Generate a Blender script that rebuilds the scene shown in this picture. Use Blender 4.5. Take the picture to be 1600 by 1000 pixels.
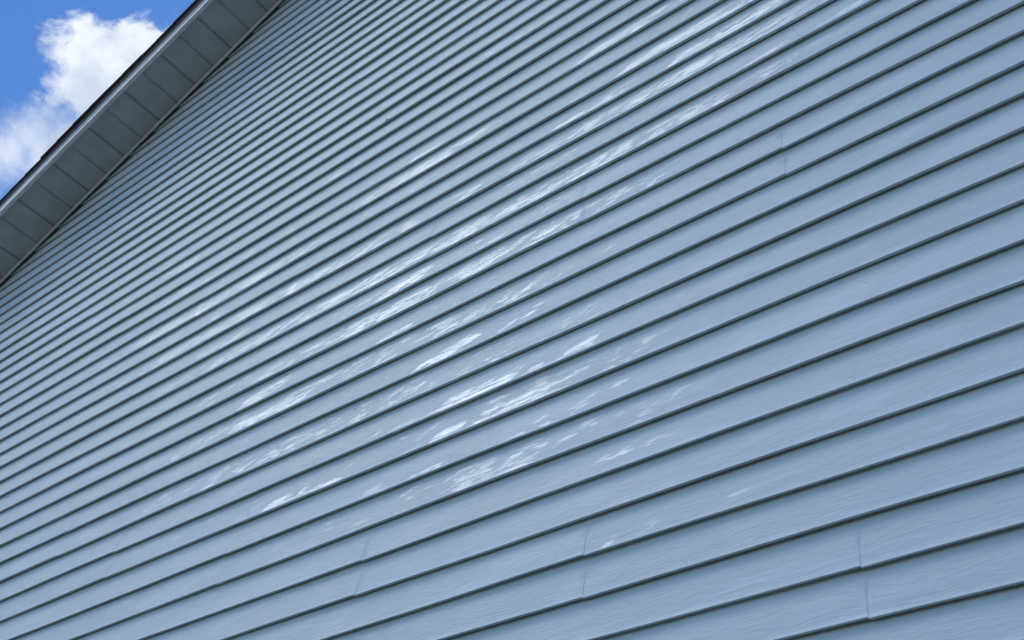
import bpy, math, random
import numpy as np
from mathutils import Matrix, Vector

for o in list(bpy.data.objects):
    bpy.data.objects.remove(o)
SC = bpy.context.scene
COL = SC.collection
R = math.radians
random.seed(11)
RNG = np.random.RandomState(5)

# ------------------------------------------------------------------ camera
CAM_POS = Vector((0.0, -1.7524, 1.6))
RT = Vector((0.7890467, 0.60965002, 0.07571101))
UP = Vector((0.36494201, -0.56429545, 0.74053223))
FW = Vector((-0.49418886, 0.55668438, 0.66774236))
cd = bpy.data.cameras.new('camera')
cam = bpy.data.objects.new('camera', cd)
COL.objects.link(cam)
m = Matrix((RT, UP, -FW)).transposed().to_4x4()
m.translation = CAM_POS
cam.matrix_world = m
cd.sensor_width = 36.0
cd.lens = 36.0 * 1731.17 / 1600.0
cd.clip_start = 0.02
cd.clip_end = 5000
SC.camera = cam

# ------------------------------------------------------------------ light
SUN_EL, SUN_AZ = R(56), R(28)        # azimuth measured from +Y towards +X: the sun is behind the gable
sun_dir = Vector((math.cos(SUN_EL) * math.sin(SUN_AZ), math.cos(SUN_EL) * math.cos(SUN_AZ), math.sin(SUN_EL)))
sd = bpy.data.lights.new('sun', 'SUN')
sd.energy = 3.5
sd.angle = R(0.5)
sd.color = (1.0, 0.95, 0.88)
sun = bpy.data.objects.new('sun', sd)
COL.objects.link(sun)
sun.rotation_euler = (-sun_dir).to_track_quat('-Z', 'Y').to_euler()

vs = SC.view_settings
vs.view_transform = 'Standard'
vs.look = 'None'
vs.gamma = 1.0
vs.use_curve_mapping = False
vs.exposure = 1.25


class NT:
    """small helper for node trees"""
    def __init__(self, tree):
        self.t = tree
        self.n = tree.nodes
        self.l = tree.links

    def add(self, kind, **kw):
        nd = self.n.new(kind)
        for k, v in kw.items():
            setattr(nd, k, v)
        return nd

    def put(self, sock, v):
        if isinstance(v, bpy.types.NodeSocket):
            self.l.new(v, sock)
        elif isinstance(v, (int, float)) and sock.type in ('RGBA',):
            sock.default_value = (v, v, v, 1)
        elif isinstance(v, tuple) and len(v) == 3 and sock.type == 'RGBA':
            sock.default_value = (*v, 1)
        else:
            sock.default_value = v

    def math(self, op, a, b=0.0, c=0.0, clamp=False):
        nd = self.add('ShaderNodeMath', operation=op, use_clamp=clamp)
        for i, v in enumerate((a, b, c)):
            self.put(nd.inputs[i], v)
        return nd.outputs[0]

    def vmath(self, op, a, b=(0, 0, 0)):
        nd = self.add('ShaderNodeVectorMath', operation=op)
        self.put(nd.inputs[0], a)
        self.put(nd.inputs[1], b)
        return nd.outputs[1] if op in ('DOT_PRODUCT', 'LENGTH', 'DISTANCE') else nd.outputs[0]

    def noise(self, vec, scale, detail=3, rough=.5, dist=0, w=None):
        nd = self.add('ShaderNodeTexNoise')
        if w is not None:
            nd.noise_dimensions = '4D'
            self.put(nd.inputs['W'], w)
        self.put(nd.inputs['Vector'], vec)
        nd.inputs['Scale'].default_value = scale
        nd.inputs['Detail'].default_value = detail
        nd.inputs['Roughness'].default_value = rough
        nd.inputs['Distortion'].default_value = dist
        return nd.outputs['Fac']

    def ramp(self, v, a, b, lo=0.0, hi=1.0, smooth=True):
        nd = self.add('ShaderNodeMapRange')
        if smooth:
            nd.interpolation_type = 'SMOOTHSTEP'
        self.put(nd.inputs['Value'], v)
        self.put(nd.inputs['From Min'], a)
        self.put(nd.inputs['From Max'], b)
        self.put(nd.inputs['To Min'], lo)
        self.put(nd.inputs['To Max'], hi)
        return nd.outputs[0]

    def mix(self, f, a, b):
        nd = self.add('ShaderNodeMix', data_type='RGBA')
        self.put(nd.inputs[0], f)
        self.put(nd.inputs[6], a)
        self.put(nd.inputs[7], b)
        return nd.outputs[2]


# ------------------------------------------------------------------ sky with cumulus clouds
world = bpy.data.worlds.new('World')
SC.world = world
world.use_nodes = True
w = NT(world.node_tree)
for nd in list(w.n):
    w.n.remove(nd)
sky = w.add('ShaderNodeTexSky', sky_type='NISHITA')
sky.sun_disc = False
sky.sun_elevation = SUN_EL
sky.sun_rotation = SUN_AZ
sky.air_density = 1.0
sky.dust_density = 0.0
sky.ozone_density = 5.0
tc = w.add('ShaderNodeTexCoord')
D = w.vmath('NORMALIZE', tc.outputs['Generated'])
n1 = w.noise(D, 16, 9, .62, .3)
n2 = w.noise(D, 46, 6, .65)
n3 = w.noise(D, 3.2, 5, .55, .2)
rag = w.math('ADD', w.math('MULTIPLY', w.math('SUBTRACT', n1, .5), .085), w.math('MULTIPLY', w.math('SUBTRACT', n2, .5), .03))


def puff(d, r, soft):
    dist = w.vmath('DISTANCE', D, tuple(Vector(d).normalized()))
    dd = w.math('ADD', dist, rag)
    return w.ramp(dd, r + soft, r - soft, 0.0, 1.0)


cloud = None
for d, r, soft, dens in [((-.6463, .1861, .7400), .0395, .010, 1), ((-.6610, .1905, .7250), .034, .011, 1),
                   ((-.6255, .1960, .7560), .028, .008, 1), ((-.6700, .2200, .7080), .045, .022, 1),
                   ((-.6450, .2250, .7280), .06, .02, 1), ((-.7000, .1830, .6910), .017, .020, .7),
                   ((-.7210, .1760, .6720), .016, .022, .7), ((-.7020, .2100, .6780), .024, .025, .8)]:
    p = w.math('MULTIPLY', puff(d, r, soft), dens)
    cloud = p if cloud is None else w.math('MAXIMUM', cloud, p)
# broken cumulus over the rest of the sky, away from the small gap seen past the eave
sep = w.add('ShaderNodeSeparateXYZ')
w.l.new(D, sep.inputs[0])
behind = w.ramp(sep.outputs[1], .08, -.08)
other = w.math('MULTIPLY', w.ramp(w.math('ADD', n3, w.math('MULTIPLY', w.math('SUBTRACT', n1, .5), .25)), .53, .63), behind)
added_bank = w.vmath('DISTANCE', D, tuple(Vector((-.47, -.38, .79)).normalized()))  # unseen, extra bright cloud mass added to shine in the glossy boards
added_bank2 = w.vmath('DISTANCE', D, tuple(Vector((-.27, -.33, .90)).normalized()))
added_bank3 = w.vmath('DISTANCE', D, tuple(Vector((-.66, -.36, .66)).normalized()))
added_bank = w.math('MINIMUM', added_bank, w.math('ADD', w.math('MINIMUM', added_bank2, added_bank3), .09))
added_bank = w.ramp(w.math('ADD', added_bank, w.math('MULTIPLY', rag, 3)), .34, .10)
cl_all = w.math('MAXIMUM', w.math('MULTIPLY', cloud, .97), w.math('MULTIPLY', other, .92))
shade = w.ramp(w.noise(D, 11, 5, .6), .34, .62)
ccol = w.mix(shade, (2.6, 3.0, 3.6), (4.1, 4.3, 4.6))
tint = w.mix(w.ramp(sep.outputs[2], .05, .5), (.62, .80, 1.0), (.54, .76, .98))
blue = w.vmath('MULTIPLY', sky.outputs[0], tint)
skyc = w.mix(cl_all, blue, ccol)
low = w.vmath('DISTANCE', D, tuple(Vector((-.78, -.26, .57)).normalized()))  # unseen pale cloud added to grey the reflections on the left
low = w.ramp(w.math('ADD', low, w.math('MULTIPLY', rag, 3)), .55, .10)
added_veil = w.vmath('DISTANCE', D, tuple(Vector((-.66, -.05, .75)).normalized()))  # small unseen cloud added to whiten reflections close to the eave
added_veil = w.ramp(w.math('ADD', added_veil, w.math('MULTIPLY', rag, .6)), .15, .08)
skyc = w.mix(w.math('MULTIPLY', added_veil, .85), skyc, (3.4, 3.7, 4.0))
skyc = w.mix(w.math('MULTIPLY', w.math('MULTIPLY', low, .8), behind), skyc, (4.0, 4.4, 4.8))
skyc = w.mix(w.math('MULTIPLY', added_bank, .95), skyc, (15.5, 16.0, 16.2))
bg = w.add('ShaderNodeBackground')
w.l.new(skyc, bg.inputs['Color'])
bg.inputs['Strength'].default_value = 0.1
wo = w.add('ShaderNodeOutputWorld')
w.l.new(bg.outputs[0], wo.inputs['Surface'])


# ------------------------------------------------------------------ helpers
def tag(o, label=None, cat=None, kind=None, group=None):
    for k, v in (('label', label), ('category', cat), ('kind', kind), ('group', group)):
        if v:
            o[k] = v
    return o


def mesh_obj(name, verts, faces, mat, parent=None, smooth=False, attrs=None):
    me = bpy.data.meshes.new(name)
    me.from_pydata([tuple(v) for v in verts], [], faces)
    me.materials.append(mat)
    if attrs:
        for an, av in attrs.items():
            a = me.attributes.new(an, 'FLOAT', 'POINT')
            a.data.foreach_set('value', np.asarray(av, dtype=np.float32))
    if smooth:
        me.polygons.foreach_set('use_smooth', [True] * len(me.polygons))
    me.update()
    o = bpy.data.objects.new(name, me)
    COL.objects.link(o)
    if parent:
        o.parent = parent
    return o


def new_mat(name):
    mt = bpy.data.materials.new(name)
    mt.use_nodes = True
    t = NT(mt.node_tree)
    b = t.n['Principled BSDF']
    return mt, t, b


# ------------------------------------------------------------------ measurements of the gable
P = 0.2032                      # one siding panel covers two courses
Z0 = 1.6 + 1.76734              # butt line of panel 0
RX, RZ, RS = -4.6665, 6.641, 0.5475      # a point of the rake (soffit at the wall) and its slope
TH = math.atan(RS)
E = Vector((math.cos(TH), 0, math.sin(TH)))
N = Vector((-math.sin(TH), 0, math.cos(TH)))
RIDGE_X = 1.3
EAVE_L, EAVE_R = -7.7, 2 * RIDGE_X + 7.7
WALL_L, WALL_R = -7.35, 2 * RIDGE_X + 7.35
DEPTH = 11.0


def rake_z(x):
    xx = x if x <= RIDGE_X else 2 * RIDGE_X - x
    return RZ + RS * (xx - RX)


# ------------------------------------------------------------------ materials
def siding_material(name, marks):
    mt, t, b = new_mat(name)
    tc = t.add('ShaderNodeTexCoord')
    P3 = tc.outputs['Object']
    course = t.add('ShaderNodeAttribute', attribute_name='course').outputs['Fac']
    up = t.add('ShaderNodeAttribute', attribute_name='up').outputs['Fac']
    sx = t.add('ShaderNodeSeparateXYZ')
    t.l.new(P3, sx.inputs[0])
    X, Z = sx.outputs[0], sx.outputs[2]

    def vec(kx, kz, skew=0.0):
        c = t.add('ShaderNodeCombineXYZ')
        t.put(c.inputs[0], t.math('MULTIPLY', t.math('ADD', X, t.math('MULTIPLY', Z, skew)), kx))
        t.put(c.inputs[2], t.math('MULTIPLY', t.math('ADD', Z, t.math('MULTIPLY', course, .37)), kz))
        return c.outputs[0]
    # embossed wood grain: long shallow ridges
    wob = t.noise(vec(5, 14), 1.0, 2, .5)
    gv = t.add('ShaderNodeCombineXYZ')
    t.put(gv.inputs[0], t.math('MULTIPLY', X, 12))
    t.put(gv.inputs[2], t.math('ADD', t.math('MULTIPLY', t.math('ADD', Z, t.math('MULTIPLY', course, .37)), 125), t.math('MULTIPLY', wob, 7)))
    grain = t.noise(gv.outputs[0], 1.0, 3, .6)
    grain2 = t.noise(vec(26, 620), 1.0, 2, .5)
    grn = t.math('ADD', t.math('MULTIPLY', grain, .7), t.math('MULTIPLY', grain2, .3))
    soft = t.noise(vec(1.6, 7), 1.0, 4, .6)
    col = t.mix(t.ramp(soft, .3, .7), (0.645, 0.69, 0.675), (0.71, 0.755, 0.74))
    tone = t.noise(vec(.05, 9), 1.0, 1, .5, w=t.math('MULTIPLY', course, 1.37))
    col = t.mix(t.ramp(tone, .3, .7, 0, .5), col, (0.59, 0.66, 0.66))
    dust = t.noise(P3, 55, 4, .7)
    col = t.mix(t.ramp(dust, .55, .8, 0, .18), col, (0.42, 0.44, 0.43))
    rough = t.ramp(soft, .3, .7, .36, .46)
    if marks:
        sheen = t.add('ShaderNodeAttribute', attribute_name='painted_sheen').outputs['Fac']
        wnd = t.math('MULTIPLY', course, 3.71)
        # glossy smears, reflected sky painted white: stretched along the board, leaning, a different set on every course
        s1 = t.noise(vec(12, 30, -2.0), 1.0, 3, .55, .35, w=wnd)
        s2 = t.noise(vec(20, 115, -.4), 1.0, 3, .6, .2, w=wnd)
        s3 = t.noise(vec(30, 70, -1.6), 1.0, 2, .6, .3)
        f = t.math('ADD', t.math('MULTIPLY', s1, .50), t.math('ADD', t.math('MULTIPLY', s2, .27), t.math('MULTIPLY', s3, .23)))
        thr = t.math('SUBTRACT', .68, t.math('MULTIPLY', t.math('MINIMUM', sheen, .74), .32))
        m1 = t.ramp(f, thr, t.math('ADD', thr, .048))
        amt = t.math('MULTIPLY', m1, t.ramp(sheen, .05, 1.0, .34, 1.0))
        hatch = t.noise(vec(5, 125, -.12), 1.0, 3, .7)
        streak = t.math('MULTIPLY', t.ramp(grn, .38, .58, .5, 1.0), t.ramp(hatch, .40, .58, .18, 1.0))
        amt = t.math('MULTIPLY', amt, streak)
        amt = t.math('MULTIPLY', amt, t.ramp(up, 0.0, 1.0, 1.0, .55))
        # faint sheen painted as pale streaks over the rest of the wall
        soft_sheen = t.noise(vec(3.2, 16, -1.6), 1.0, 5, .62, .6, w=t.math('MULTIPLY', course, 1.9))
        soft_sheen = t.math('MULTIPLY', t.ramp(soft_sheen, .46, .64, 0, .30), t.ramp(hatch, .35, .62, .55, 1.0))
        col = t.mix(soft_sheen, col, (0.93, 0.94, 0.95))
        col = t.mix(amt, col, (0.97, 0.98, 0.99))  # highlight of the glossy smears goes into the base colour
        rough = t.math('SUBTRACT', rough, t.math('MULTIPLY', m1, .12))
        t.put(b.inputs['Coat Weight'], t.math('MULTIPLY', amt, 1.0))
        b.inputs['Coat Roughness'].default_value = .24
        b.inputs['Coat IOR'].default_value = 2.2
    t.put(b.inputs['Base Color'], col)
    t.put(b.inputs['Roughness'], rough)
    b.inputs['Specular IOR Level'].default_value = .42
    bp = t.add('ShaderNodeBump')
    bp.inputs['Strength'].default_value = .75
    bp.inputs['Distance'].default_value = .0030
    t.put(bp.inputs['Height'], grn)
    t.l.new(bp.outputs[0], b.inputs['Normal'])
    return mt


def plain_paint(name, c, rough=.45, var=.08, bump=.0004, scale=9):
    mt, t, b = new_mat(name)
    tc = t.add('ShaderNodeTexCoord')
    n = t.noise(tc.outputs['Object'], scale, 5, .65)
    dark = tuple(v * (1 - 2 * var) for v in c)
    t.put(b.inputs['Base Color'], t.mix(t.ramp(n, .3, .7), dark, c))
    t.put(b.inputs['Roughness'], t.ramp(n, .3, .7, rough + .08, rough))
    bp = t.add('ShaderNodeBump')
    bp.inputs['Strength'].default_value = .5
    bp.inputs['Distance'].default_value = bump
    t.put(bp.inputs['Height'], t.noise(tc.outputs['Object'], 160, 3, .6))
    t.l.new(bp.outputs[0], b.inputs['Normal'])
    return mt


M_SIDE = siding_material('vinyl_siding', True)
M_SIDE_PLAIN = siding_material('vinyl_siding_side', False)
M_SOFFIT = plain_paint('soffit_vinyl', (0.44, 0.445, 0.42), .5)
M_TRIM = plain_paint('trim_vinyl', (0.78, 0.77, 0.72), .45)
M_FASCIA = plain_paint('fascia_aluminium', (0.66, 0.68, 0.66), .4)
M_DRIP = plain_paint('drip_edge_metal', (0.20, 0.165, 0.165), .6)
M_SHINGLE = plain_paint('asphalt_shingle', (0.075, 0.062, 0.065), .95, .25, .003, 40)
M_CONC = plain_paint('foundation_concrete', (0.32, 0.31, 0.29), .9, .15, .002, 6)
M_BUG = plain_paint('dark_shell', (0.012, 0.012, 0.016), .4)

# ------------------------------------------------------------------ ground
mt, t, b = new_mat('lawn')
tc = t.add('ShaderNodeTexCoord')
gn = t.noise(tc.outputs['Object'], 2.2, 6, .7)
gf = t.noise(tc.outputs['Object'], 60, 4, .7)
t.put(b.inputs['Base Color'], t.mix(t.ramp(t.math('ADD', t.math('MULTIPLY', gn, .5), t.math('MULTIPLY', gf, .5)), .35, .65), (0.036, 0.038, 0.02), (0.06, 0.06, 0.034)))
b.inputs['Roughness'].default_value = .9
bp = t.add('ShaderNodeBump')
bp.inputs['Distance'].default_value = .03
t.put(bp.inputs['Height'], gf)
t.l.new(bp.outputs[0], b.inputs['Normal'])
G = 1500
gnd = mesh_obj('ground', [(-G, -G, 0), (G, -G, 0), (G, G, 0), (-G, G, 0)], [(0, 1, 2, 3)], mt)
tag(gnd, kind='structure')

# ------------------------------------------------------------------ the house
house = bpy.data.objects.new('house', None)
COL.objects.link(house)
house.location = (0, 0, 0)
tag(house, 'pale grey-blue house gable clad in horizontal vinyl siding under a dark shingled roof edge', 'house')

# glossy smears on the siding, their sky reflection painted into the colour: x0, z0, x1, z1, strength, half width (metres on the wall)
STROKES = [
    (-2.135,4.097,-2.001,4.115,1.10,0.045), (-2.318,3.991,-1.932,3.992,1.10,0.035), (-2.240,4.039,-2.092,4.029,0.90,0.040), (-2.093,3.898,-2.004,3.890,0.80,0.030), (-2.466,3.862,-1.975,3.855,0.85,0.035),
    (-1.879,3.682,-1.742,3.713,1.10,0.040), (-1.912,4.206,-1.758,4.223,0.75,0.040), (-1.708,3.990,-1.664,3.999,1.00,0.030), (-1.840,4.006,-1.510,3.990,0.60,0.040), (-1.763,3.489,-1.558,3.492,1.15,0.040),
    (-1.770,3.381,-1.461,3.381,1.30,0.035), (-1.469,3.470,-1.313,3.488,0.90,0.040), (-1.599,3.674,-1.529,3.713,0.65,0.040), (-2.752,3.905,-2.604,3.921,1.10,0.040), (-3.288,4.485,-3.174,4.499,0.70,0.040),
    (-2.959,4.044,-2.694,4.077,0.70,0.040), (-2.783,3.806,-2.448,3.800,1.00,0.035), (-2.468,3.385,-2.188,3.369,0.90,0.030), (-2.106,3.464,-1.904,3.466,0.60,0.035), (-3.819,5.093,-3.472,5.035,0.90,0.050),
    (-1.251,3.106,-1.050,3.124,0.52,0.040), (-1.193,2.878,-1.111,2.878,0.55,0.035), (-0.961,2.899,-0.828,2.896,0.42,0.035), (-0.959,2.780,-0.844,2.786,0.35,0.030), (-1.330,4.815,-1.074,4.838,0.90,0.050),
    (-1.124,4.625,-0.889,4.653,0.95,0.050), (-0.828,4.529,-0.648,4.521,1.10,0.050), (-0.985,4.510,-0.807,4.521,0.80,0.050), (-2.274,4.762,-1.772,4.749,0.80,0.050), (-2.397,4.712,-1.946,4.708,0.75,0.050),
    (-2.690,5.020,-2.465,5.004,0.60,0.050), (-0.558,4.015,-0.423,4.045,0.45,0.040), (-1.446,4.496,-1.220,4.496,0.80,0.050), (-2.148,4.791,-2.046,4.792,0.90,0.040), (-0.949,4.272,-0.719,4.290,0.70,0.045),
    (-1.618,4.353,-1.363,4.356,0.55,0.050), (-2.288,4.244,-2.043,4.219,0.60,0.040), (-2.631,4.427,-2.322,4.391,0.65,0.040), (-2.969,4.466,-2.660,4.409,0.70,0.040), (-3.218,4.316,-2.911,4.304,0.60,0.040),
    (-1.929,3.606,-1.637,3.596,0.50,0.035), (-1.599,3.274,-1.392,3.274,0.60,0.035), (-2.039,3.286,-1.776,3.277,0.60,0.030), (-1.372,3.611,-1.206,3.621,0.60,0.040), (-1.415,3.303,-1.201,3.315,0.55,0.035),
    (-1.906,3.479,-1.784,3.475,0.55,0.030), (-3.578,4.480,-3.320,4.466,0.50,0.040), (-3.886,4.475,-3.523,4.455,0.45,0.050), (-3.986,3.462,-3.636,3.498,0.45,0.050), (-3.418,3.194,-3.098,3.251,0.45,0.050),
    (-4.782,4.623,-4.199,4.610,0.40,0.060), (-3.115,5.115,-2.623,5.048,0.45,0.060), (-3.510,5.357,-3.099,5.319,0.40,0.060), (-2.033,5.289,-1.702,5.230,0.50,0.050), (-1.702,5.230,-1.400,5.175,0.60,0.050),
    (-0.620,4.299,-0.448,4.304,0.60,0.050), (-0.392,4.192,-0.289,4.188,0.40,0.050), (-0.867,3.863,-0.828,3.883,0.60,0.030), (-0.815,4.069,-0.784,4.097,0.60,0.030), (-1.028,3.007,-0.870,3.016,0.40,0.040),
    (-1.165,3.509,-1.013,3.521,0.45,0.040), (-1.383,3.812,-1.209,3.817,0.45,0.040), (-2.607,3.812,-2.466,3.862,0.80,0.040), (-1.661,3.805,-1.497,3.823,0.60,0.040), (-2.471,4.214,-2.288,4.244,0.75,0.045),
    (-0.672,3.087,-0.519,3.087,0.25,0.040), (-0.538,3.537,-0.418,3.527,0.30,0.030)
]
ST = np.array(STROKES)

# vertical lap joints (x) of the siding panels, one every 3.66 m and stepped from panel to panel
LAP = {-4: -0.656, -3: -1.275, -2: -2.004, -1: -2.626, 0: -3.29, 1: -0.02, 2: -0.697, 3: -1.33, 4: -1.96, 5: -2.68, 6: -3.31}


def laps(j):
    if j in LAP:
        x = LAP[j]
    else:
        x = -0.66 - 0.645 * ((j + 4) % 6) + .05 * math.sin(j * 5.1)
    return [x + 3.66 * k for k in range(-3, 4) if WALL_L + .1 < x + 3.66 * k < WALL_R - .1]


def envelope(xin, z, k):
    """how strongly the reflected sheen is painted on the wall: a soft band plus single strokes"""
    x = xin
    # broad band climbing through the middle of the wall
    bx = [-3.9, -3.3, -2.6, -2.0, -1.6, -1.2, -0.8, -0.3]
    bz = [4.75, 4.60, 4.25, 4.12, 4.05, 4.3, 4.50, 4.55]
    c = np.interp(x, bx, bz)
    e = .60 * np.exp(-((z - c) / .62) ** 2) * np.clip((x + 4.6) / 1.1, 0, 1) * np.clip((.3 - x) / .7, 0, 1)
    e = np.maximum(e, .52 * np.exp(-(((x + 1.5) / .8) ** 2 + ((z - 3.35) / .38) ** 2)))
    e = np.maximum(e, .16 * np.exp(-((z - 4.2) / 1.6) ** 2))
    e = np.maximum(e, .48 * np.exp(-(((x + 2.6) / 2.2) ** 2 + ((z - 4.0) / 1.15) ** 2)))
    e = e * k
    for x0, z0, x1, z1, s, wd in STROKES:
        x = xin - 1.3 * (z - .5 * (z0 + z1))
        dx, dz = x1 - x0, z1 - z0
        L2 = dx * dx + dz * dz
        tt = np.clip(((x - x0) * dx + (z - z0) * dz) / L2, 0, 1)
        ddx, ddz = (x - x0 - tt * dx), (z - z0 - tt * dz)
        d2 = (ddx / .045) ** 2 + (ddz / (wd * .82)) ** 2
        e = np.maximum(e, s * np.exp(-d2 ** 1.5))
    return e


FACE_N = 7


def profile(kind, first):
    """outward offset (y) and height (z) of one course, bottom to top, z from the butt line; last = tucked top"""
    pts = []
    H = P / 2
    if kind == 'lock':          # bottom edge of a panel, hooked into the one below: a dark slot behind the lip
        pts += [(.0160, .0150, -1), (.0100, .0150, -1), (.0094, .0016, -1), (.0022, .0000, -1)]
    else:                       # middle butt, formed in one piece
        pts += [(.0156, .0110, -1), (.0106, .0085, -1), (.0076, .0014, -1), (.0024, .0000, -1)]
    pts += [(.0007, .0004, 0), (.0000, .0014, 0), (.0004, .0026, 0), (.0021, .0048, .04)]
    for zf, y in ((.0090, .0033), (.0160, .0042), (.028, .0056), (.042, .0075), (.058, .0096), (.076, .0118), (.090, .0136), (H + .0115, .0154)):
        pts.append((y, zf, zf / H))
    return pts


def columns(x0, x1, step, cuts):
    xs = list(np.arange(x0, x1, step)) + [x1]
    for c in cuts:
        xs = [v for v in xs if abs(v - c) > .006]
        xs += [c - .0007, c + .0007]
    return sorted(xs)


verts, faces, a_sheen, a_course, a_up = [], [], [], [], []
ncourse = int((rake_z(RIDGE_X) - 0.28) / (P / 2))
jmin = -int((Z0 - 0.3) / P) - 1
for j in range(jmin, 45):
    cuts = laps(j)
    phx = RNG.uniform(0, 6.28, 8)
    rnd2 = np.random.RandomState(abs(j) + 31)
    for half in (0, 1):
        zk = Z0 + j * P + half * P / 2
        if zk < 0.25 or zk > rake_z(RIDGE_X) + .02:
            continue
        # columns stop where the rake crosses the course
        xl = max(WALL_L, RX + (zk - .03 - RZ) / RS)
        xr = min(WALL_R, 2 * RIDGE_X - xl)
        fine0, fine1 = max(xl, -6.3), min(xr, .45)
        xs = []
        if xl < fine0:
            xs += columns(xl, fine0, .3, [])
        xs += columns(fine0, fine1, .018, [c for c in cuts if fine0 < c < fine1])
        if fine1 < xr:
            xs += columns(fine1, xr, .3, [])
        xs = np.array(sorted(set(round(float(v), 5) for v in xs)))
        pr = profile('lock' if half == 0 else 'mid', False)
        n = len(pr)
        # each length of panel sits a little differently
        seg = np.searchsorted(np.array(sorted(cuts)), xs)
        rnd = np.random.RandomState(abs(j) * 7 + 3)
        segdz = rnd.uniform(-.0006, .0006, 12)
        lift = np.where(seg % 2 == 0, 0.0, 0.0)
        oy = np.zeros_like(xs)
        oz = segdz[seg]
        for c in cuts:
            # the left-hand length laps over the right-hand one: it stands proud by its own thickness
            d = c - xs
            oy += np.where((d > 0) & (d < .8), -(.0007 if j in (-4, -3, 2) else .0004) * (1 - d / .8), 0)
            oz += np.where((d > 0) & (d < .8), .0012 * (1 - d / .8), 0)
            oz += np.where((d <= 0) & (d > -.6), -.0014 * (1 + d / .6), 0)
        wav = .0015 * np.sin(xs * 2.1 + phx[0] + half) + .0006 * np.sin(xs * 5.3 + phx[1 + half]) + .0003 * np.sin(xs * 11.7 + phx[3 + half])
        wy = .0010 * np.sin(xs * 1.7 + phx[5]) + .0005 * np.sin(xs * 6.1 + phx[6 + half])
        base = len(verts)
        for (py, pz, f) in pr:
            k = 1.0 if f < .5 else (1 - f) * 2
            if f == -1 and py > .01:
                k = 0
            yy = py + (oy + wy) * (k if f >= 0 else max(k, .6 * (py < .01)))
            zz = zk + pz + (oz + wav) * k
            for i in range(len(xs)):
                verts.append((xs[i], yy[i], zz[i]))
            a_up += [max(f, 0)] * len(xs)
        X = np.tile(xs, n)
        Zv = np.array([v[2] for v in verts[base:]])
        a_sheen += list(envelope(X, Zv, (rnd2.uniform(1.0, 1.3) if half == 0 else rnd2.uniform(.45, .85))))
        a_course += [(j * 2 + half) % 97] * (n * len(xs))
        m_ = len(xs)
        for r in range(n - 1):
            o0 = base + r * m_
            for i in range(m_ - 1):
                faces.append((o0 + i, o0 + i + 1, o0 + m_ + i + 1, o0 + m_ + i))
siding = mesh_obj('siding', verts, faces, M_SIDE, house, smooth=True, attrs={'painted_sheen': a_sheen, 'course': a_course, 'up': a_up})
try:
    siding.data.set_sharp_from_angle(angle=R(32))
except Exception as ex:
    print('sharp', ex)


def box_vf(lo, hi):
    (x0, y0, z0), (x1, y1, z1) = lo, hi
    v = [(x0, y0, z0), (x1, y0, z0), (x1, y1, z0), (x0, y1, z0), (x0, y0, z1), (x1, y0, z1), (x1, y1, z1), (x0, y1, z1)]
    f = [(0, 3, 2, 1), (4, 5, 6, 7), (0, 1, 5, 4), (1, 2, 6, 5), (2, 3, 7, 6), (3, 0, 4, 7)]
    return v, f


# other three walls, lapped the same way (out of view of the photograph)
def side_wall(name, p0, p1, ztop, gable=False):
    p0, p1 = Vector(p0), Vector(p1)
    d = (p1 - p0).normalized()
    out = Vector((d.y, -d.x, 0))
    v, f, cs, ups = [], [], [], []
    z = 0.28
    k = 0
    while z < ztop:
        a0, a1 = p0, p1
        if gable and z > rake_z(WALL_L) - .05:
            xl = RX + (z - .03 - RZ) / RS
            xr = 2 * RIDGE_X - xl
            if xr <= xl:
                break
            a0, a1 = Vector((xr, p0.y, 0)), Vector((xl, p0.y, 0))
        b_ = len(v)
        for off, zz in ((.0, z + .001), (.0115, z), (.0005, z + P / 2 + .001)):
            for q in (a0, a1):
                v.append((q.x + out.x * off, q.y + out.y * off, zz))
        f += [(b_, b_ + 1, b_ + 3, b_ + 2), (b_ + 2, b_ + 3, b_ + 5, b_ + 4)]
        cs += [k] * 6
        ups += [0, 0, 0, 0, 1, 1]
        z += P / 2
        k += 1
    return mesh_obj(name, v, f, M_SIDE_PLAIN, house, attrs={'course': cs, 'up': ups})


ztop_side = rake_z(WALL_L) + .02
side_wall('side_wall', (WALL_L + .012, DEPTH, 0), (WALL_L + .012, 0.014, 0), ztop_side)
side_wall('side_wall', (WALL_R - .012, 0.014, 0), (WALL_R - .012, DEPTH, 0), ztop_side)
side_wall('rear_wall', (WALL_R, DEPTH, 0), (WALL_L, DEPTH, 0), rake_z(RIDGE_X), gable=True)
v, f = box_vf((WALL_L + .03, .03, -.3), (WALL_R - .03, DEPTH - .03, .27))
mesh_obj('foundation', v, f, M_CONC, house)
for cx, cy in ((WALL_L, 0.0), (WALL_R, 0.0), (WALL_R, DEPTH), (WALL_L, DEPTH)):
    sx_, sy_ = (1 if cx < 0 else -1), (1 if cy < 1 else -1)
    bx0, by0 = cx - sx_ * .016, cy - sy_ * .016
    v = []
    prof = [(0, 0), (.09, 0), (.09, .02), (.02, .02), (.02, .09), (0, .09)]
    for zz in (.26, rake_z(WALL_L) - .03):
        v += [(bx0 + sx_ * a, by0 + sy_ * c, zz) for a, c in prof]
    f = [(i, (i + 1) % 6, 6 + (i + 1) % 6, 6 + i) for i in range(6)]
    mesh_obj('corner_post', v, f, M_TRIM, house)

# ---- rake: everything is extruded along E from the eave to the ridge, mirrored on the far slope
L_RAKE = (RIDGE_X - EAVE_L) / math.cos(TH)
ORG = Vector((EAVE_L, 0, rake_z(EAVE_L)))
SOFF = .022          # soffit plane above the trim's lower edge
OUT = -.284          # outer end of the soffit
FACE = -.305         # face of the fascia


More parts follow.
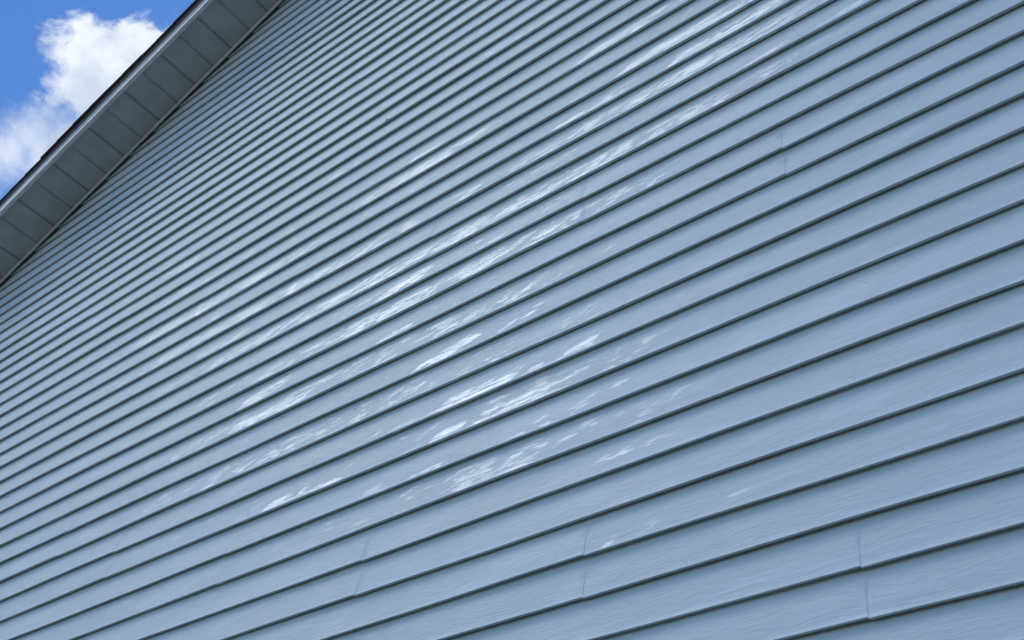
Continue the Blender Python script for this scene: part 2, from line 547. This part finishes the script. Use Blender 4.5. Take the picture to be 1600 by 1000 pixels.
def along(s, y, h, side=1):
    """point on the rake: s metres up the slope, y outwards, h perpendicular to the slope"""
    p = ORG + E * s + N * h
    # keep the ridge mitre vertical
    if side < 0:
        p = Vector((2 * RIDGE_X - p.x, p.y, p.z))
    return (p.x, y, p.z)


def extrude(name, prof, mat, ss, closed=True, parent=house, wob=0.0, ydir=1):
    """prof: list of (y, h); ss: stations"""
    out = []
    for side in (1, -1):
        v, f = [], []
        n = len(prof)
        for s in ss:
            wy, wh = (random.uniform(-wob, wob), random.uniform(-wob, wob)) if wob else (0, 0)
            for y, h in prof:
                # mitre at the ridge: limit x to the ridge line
                s2 = min(s, (RIDGE_X - EAVE_L + math.sin(TH) * h) / math.cos(TH))
                v.append(along(s2, y + wy, h + wh, side))
        for a in range(len(ss) - 1):
            for i in range(n if closed else n - 1):
                k = (i + 1) % n
                q = (a * n + i, a * n + k, (a + 1) * n + k, (a + 1) * n + i)
                f.append(q if side > 0 else q[::-1])
        if closed:
            f.append(tuple(range(n)))
            f.append(tuple(range((len(ss) - 1) * n, len(ss) * n))[::-1])
        out.append(mesh_obj(name, v, f, mat, parent))
    return out


ss_long = list(np.arange(0, L_RAKE + .3, .4)) + [L_RAKE + .4]
# F-channel holding the soffit against the wall: lip, back leg and a small bead
extrude('rake_channel', [(-.0110, .0045), (-.0225, .005), (-.0240, .0065), (-.0240, .017), (-.0215, .0185), (-.0205, .017), (-.0205, .008), (-.0110, .0075)], M_TRIM, ss_long, wob=.0007)
extrude('rake_channel', [(-.0110, .0080), (-.0110, .060), (-.0090, .060), (-.0090, .0080)], M_TRIM, ss_long)

# soffit panels: flat pans with a groove every six inches
PITCH = .1347 / math.cos(TH)
s_first = (-5.7737 + .063 - EAVE_L) / math.cos(TH)
s0 = s_first - PITCH * int(s_first / PITCH)
gro = []
s = s0
while s < L_RAKE + .3:
    gro.append(s)
    s += PITCH
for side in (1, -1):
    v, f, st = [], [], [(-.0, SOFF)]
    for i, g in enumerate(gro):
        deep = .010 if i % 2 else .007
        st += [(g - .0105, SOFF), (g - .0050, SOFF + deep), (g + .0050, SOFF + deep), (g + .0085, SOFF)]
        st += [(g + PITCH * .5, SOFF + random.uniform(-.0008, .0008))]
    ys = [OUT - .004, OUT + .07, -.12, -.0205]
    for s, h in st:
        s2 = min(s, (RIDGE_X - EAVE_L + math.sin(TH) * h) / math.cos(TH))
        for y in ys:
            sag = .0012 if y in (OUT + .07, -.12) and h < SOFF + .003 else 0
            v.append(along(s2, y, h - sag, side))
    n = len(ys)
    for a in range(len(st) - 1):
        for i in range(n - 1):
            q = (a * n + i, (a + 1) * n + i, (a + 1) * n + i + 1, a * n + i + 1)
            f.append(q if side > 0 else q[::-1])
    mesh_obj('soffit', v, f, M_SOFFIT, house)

# fascia: bent aluminium with a bottom return and a ribbed face
FB = SOFF - .012
extrude('fascia', [(OUT, SOFF + .003), (OUT, FB), (FACE + .003, FB), (FACE, FB + .003), (FACE, FB + .030), (FACE + .0025, FB + .033),
                   (FACE + .0025, FB + .083), (FACE - .001, FB + .086), (FACE - .001, FB + .098), (OUT, FB + .098)], M_FASCIA, ss_long, wob=.0008)
extrude('drip_edge', [(FACE + .01, FB + .099), (FACE - .008, FB + .099), (FACE - .010, FB + .101), (FACE - .010, FB + .1145), (FACE + .01, FB + .1145)], M_DRIP, ss_long, wob=.0005)

# roof deck and shingles, each slope its own slab; courses of shingles step at the rake edge
for side in (1, -1):
    v, f = [], []
    hb, y0, y1 = FB + .1155, FACE + .0, DEPTH + .30
    expo = .143
    s = -.02
    k = 0
    top_s = L_RAKE + .12
    lens = []
    while s < top_s:
        e = min(s + expo, top_s)
        yo = FACE - .0205 - .004 * math.sin(k * .31) - random.choice((0, 0, .002, .004)) - random.uniform(0, .0015)
        h0, h1 = hb + .011 + random.uniform(0, .0015), hb + .0035
        b_ = len(v)
        for (ss_, hh) in ((s, h0), (e + .02, h1)):
            s2 = min(ss_, (RIDGE_X - EAVE_L + math.sin(TH) * hh) / math.cos(TH))
            for y in (yo, y1):
                v.append(along(s2, y, hb + .0002 * (k % 2), side))
                v.append(along(s2, y, hh + .004, side))
        # order per station: (yo,low),(yo,high),(y1,low),(y1,high)
        F = [(b_, b_ + 4, b_ + 5, b_ + 1), (b_ + 1, b_ + 5, b_ + 7, b_ + 3), (b_ + 2, b_ + 3, b_ + 7, b_ + 6), (b_, b_ + 2, b_ + 6, b_ + 4), (b_, b_ + 1, b_ + 3, b_ + 2), (b_ + 4, b_ + 6, b_ + 7, b_ + 5)]
        f += F if side > 0 else [q[::-1] for q in F]
        s = e
        k += 1
    roof = mesh_obj('roof', v, f, M_SHINGLE, house)
    # attic deck closes the roof from below beyond the wall
    v, f = [], []
    for s in (0.0, L_RAKE + .3):
        for y, h in ((OUT + .002, SOFF + .02), (DEPTH + .28, SOFF + .02), (DEPTH + .28, FB + .112), (OUT + .002, FB + .112)):
            s2 = min(s, (RIDGE_X - EAVE_L + math.sin(TH) * h) / math.cos(TH))
            v.append(along(s2, y, h, side))
    f = [(0, 1, 5, 4), (1, 2, 6, 5), (2, 3, 7, 6), (3, 0, 4, 7), (0, 3, 2, 1), (4, 5, 6, 7)]
    mesh_obj('roof_deck', v, f if side > 0 else [q[::-1] for q in f], M_DRIP, house)


# ------------------------------------------------------------------ small dark specks: insects resting on the boards
def insect(name, x, z, size, rot, label):
    jj = (z - Z0) / (P / 2)
    f = jj - math.floor(jj)
    y = .0022 + .0128 * f + .0004 * math.sin(math.pi * f) - size * .22
    v, f_ = [], []
    rings = [(-1.0, .05), (-.8, .30), (-.45, .42), (-.1, .30), (.05, .34), (.35, .38), (.6, .22), (.72, .26), (.9, .2), (1.0, .04)]
    nseg = 10
    for u, r in rings:
        for i in range(nseg):
            a = 2 * math.pi * i / nseg
            v.append((u * size, math.sin(a) * r * size * .62, math.cos(a) * r * size))
    for a in range(len(rings) - 1):
        for i in range(nseg):
            k = (i + 1) % nseg
            f_.append((a * nseg + i, a * nseg + k, (a + 1) * nseg + k, (a + 1) * nseg + i))
    # six thin legs
    for sgn in (-1, 1):
        for u0, u1 in ((.45, .85), (.2, .25), (-.05, -.55)):
            b_ = len(v)
            for (uu, rr, yy) in ((u0, .3, 0), (.5 * (u0 + u1), .7, -.15), (u1, 1.0, .2)):
                for dy, dz in ((-.03, 0), (.03, .03), (.03, -.03)):
                    v.append((uu * size, (yy + dy) * size, sgn * rr * size + dz * size))
            for a in range(2):
                for i in range(3):
                    k = (i + 1) % 3
                    f_.append((b_ + a * 3 + i, b_ + a * 3 + k, b_ + a * 3 + 3 + k, b_ + a * 3 + 3 + i))
    o = mesh_obj(name, v, f_, M_BUG, None, smooth=True)
    o.location = (x, y, z)
    o.rotation_euler = (0, rot, 0)
    tag(o, label, 'insect')
    return o


insect('insect', -2.354, 5.2065, .0075, R(-60), 'largest black insect speck, high on the siding left of centre at a board edge')
insect('insect', -1.3554, 4.5238, .0034, R(-20), 'tiny dark insect speck on a shiny board near the top middle of the wall')
insect('insect', -0.5503, 3.3226, .0026, R(10), 'tiny dark insect speck alone on a clean board at the right of the wall')
insect('insect', -2.1724, 3.6438, .0026, R(-80), 'tiny dark insect speck just below a board edge in the lower middle left')
insect('insect', -1.3763, 2.8103, .0018, R(-70), 'minute dark insect speck on the lowest middle boards, left of a vertical joint')
